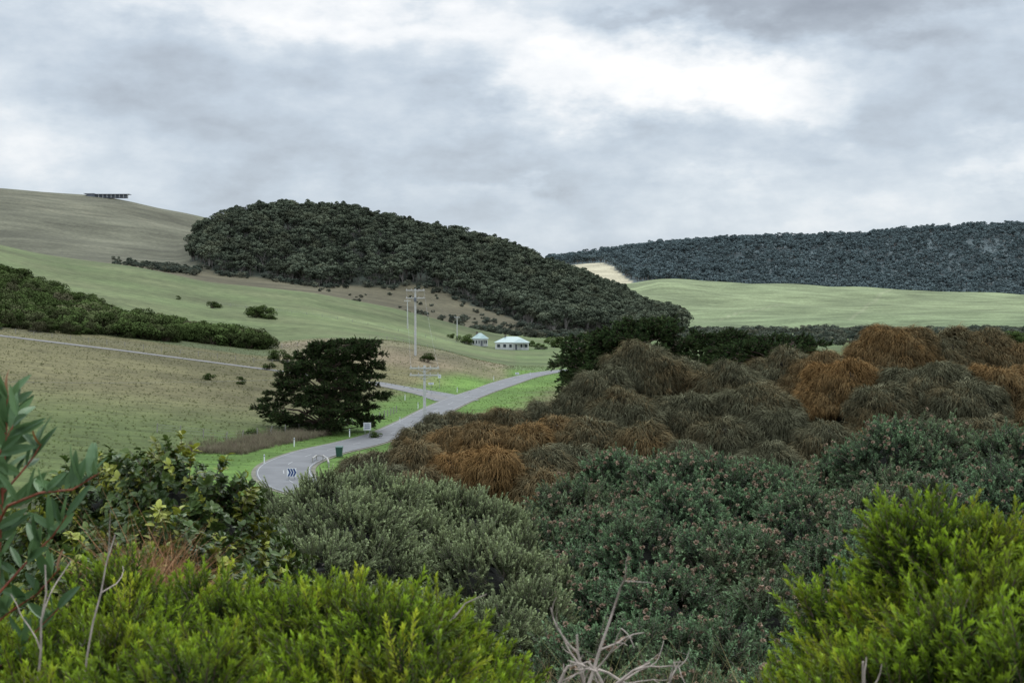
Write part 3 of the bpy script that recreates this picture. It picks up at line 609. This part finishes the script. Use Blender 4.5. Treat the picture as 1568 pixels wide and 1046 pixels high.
# ------------------------------------------------ world
W=bpy.data.worlds.new('World'); scene.world=W; W.use_nodes=True; nt=W.node_tree; nt.nodes.clear(); N=nt.nodes.new; Lk=nt.links.new
def M(op,a,b=None,c=None):
    n=N('ShaderNodeMath'); n.operation=op
    for i,q_ in enumerate((a,b,c)):
        if q_ is None: continue
        if isinstance(q_,(int,float)): n.inputs[i].default_value=q_
        else: Lk(q_,n.inputs[i])
    return n.outputs[0]
tcn=N('ShaderNodeTexCoord'); sp=N('ShaderNodeSeparateXYZ'); Lk(tcn.outputs['Generated'],sp.inputs[0])
az=M('MULTIPLY',M('ARCTAN2',sp.outputs[0],sp.outputs[1]),2.178); el=M('MULTIPLY',M('ARCSINE',sp.outputs[2]),2.178)
cb=N('ShaderNodeCombineXYZ'); Lk(az,cb.inputs[0]); Lk(M('MULTIPLY',el,2.0),cb.inputs[1])
def noise(scale,detail,rough,off=0,dist=0.):
    mp=N('ShaderNodeMapping'); mp.inputs['Location'].default_value=(off,off*1.7,off*.3); Lk(cb.outputs[0],mp.inputs[0])
    n=N('ShaderNodeTexNoise'); n.inputs['Scale'].default_value=scale; n.inputs['Detail'].default_value=detail; n.inputs['Roughness'].default_value=rough; n.inputs['Distortion'].default_value=dist; Lk(mp.outputs[0],n.inputs['Vector']); return n
n5=noise(4.5,5,.6,3.1); spc=N('ShaderNodeSeparateColor'); Lk(n5.outputs['Color'],spc.inputs[0])
w1=M('SUBTRACT',spc.outputs[0],.5); w2=M('SUBTRACT',spc.outputs[1],.5)
A_=M('MULTIPLY_ADD',w1,.5,az); E_=M('MULTIPLY_ADD',w2,.26,el)
acc=M('MULTIPLY_ADD',M('SUBTRACT',noise(3.2,6,.54,1.2).outputs['Fac'],.5),.85,.47)
acc=M('MULTIPLY_ADD',M('SUBTRACT',noise(8,5,.6,5.2).outputs['Fac'],.5),.5,acc)
for px,py,sx,sy,am in [(960,125,230,48,.42),(1130,150,170,45,.34),(780,115,80,55,.22),(300,15,300,45,.32),(650,40,200,35,.28),(1080,70,90,40,.2),(1270,190,80,30,.2),(1550,255,70,30,.22),(80,245,130,45,.14),(1100,295,120,26,.14),(740,285,90,22,.14),(1330,25,330,45,-.30),(250,150,330,50,-.07),(650,255,330,40,-.12),(960,25,120,20,-.2),(500,340,700,50,.05),(1300,330,400,40,.05)]:
    a=(px-CX)/1000; e_=(HY-py)/1000
    u=M('DIVIDE',M('SUBTRACT',A_,a),sx/1000); v=M('DIVIDE',M('SUBTRACT',E_,e_),sy/1000)
    g_=M('EXPONENT',M('MULTIPLY',M('ADD',M('MULTIPLY',u,u),M('MULTIPLY',v,v)),-1)); acc=M('MULTIPLY_ADD',g_,am,acc)
cr=N('ShaderNodeValToRGB'); Lk(acc,cr.inputs[0]); el_=cr.color_ramp.elements
el_[0].position=0; el_[0].color=(.33,.37,.43,1); el_[1].position=1; el_[1].color=(1.06,1.06,1.06,1)
for p_,c_ in [(.25,(.44,.495,.565)),(.45,(.56,.64,.73)),(.62,(.70,.77,.84)),(.8,(.90,.93,.96))]:
    x_=el_.new(p_); x_.color=(*c_,1)
mz=N('ShaderNodeMapRange'); mz.interpolation_type='SMOOTHSTEP'; Lk(sp.outputs[2],mz.inputs['Value']); mz.inputs['From Min'].default_value=.24; mz.inputs['From Max'].default_value=.65; mz.inputs['To Min'].default_value=1; mz.inputs['To Max'].default_value=3.2
bg=N('ShaderNodeBackground'); Lk(cr.outputs[0],bg.inputs[0]); Lk(mz.outputs[0],bg.inputs[1])
sk=N('ShaderNodeTexSky'); sk.sky_type='NISHITA'; sk.sun_disc=False; sk.sun_elevation=math.radians(50); sk.sun_rotation=math.radians(10)
b2=N('ShaderNodeBackground'); Lk(sk.outputs[0],b2.inputs[0]); b2.inputs[1].default_value=.1
mx=N('ShaderNodeMixShader'); mx.inputs[0].default_value=.93; Lk(b2.outputs[0],mx.inputs[1]); Lk(bg.outputs[0],mx.inputs[2]); o=N('ShaderNodeOutputWorld'); Lk(mx.outputs[0],o.inputs[0])
try:
    W.cycles.sampling_method='MANUAL'; W.cycles.sample_map_resolution=256
except Exception as ex: print(ex)
sl=bpy.data.lights.new('sun','SUN'); sl.energy=1.2; sl.angle=math.radians(18); sl.color=(1,.96,.9); so=bpy.data.objects.new('sun',sl); COL.objects.link(so)
s_el,s_az=math.radians(50),math.radians(10); dv=Vector((math.sin(s_az)*math.cos(s_el),math.cos(s_az)*math.cos(s_el),math.sin(s_el))); so.rotation_euler=dv.to_track_quat('Z','Y').to_euler()

cam=bpy.data.cameras.new('camera'); cam.lens=F*36/1568; cam.sensor_width=36; cam.clip_end=40000; cam.clip_start=.05; co=bpy.data.objects.new('camera',cam); COL.objects.link(co)
co.location=(0,0,EYE); co.rotation_euler=(math.radians(90)-math.atan(43/F),0,0); cam.dof.use_dof=True; cam.dof.focus_distance=40; cam.dof.aperture_fstop=14
scene.camera=co; scene.view_settings.view_transform='Standard'; scene.view_settings.look='None'; scene.view_settings.exposure=0
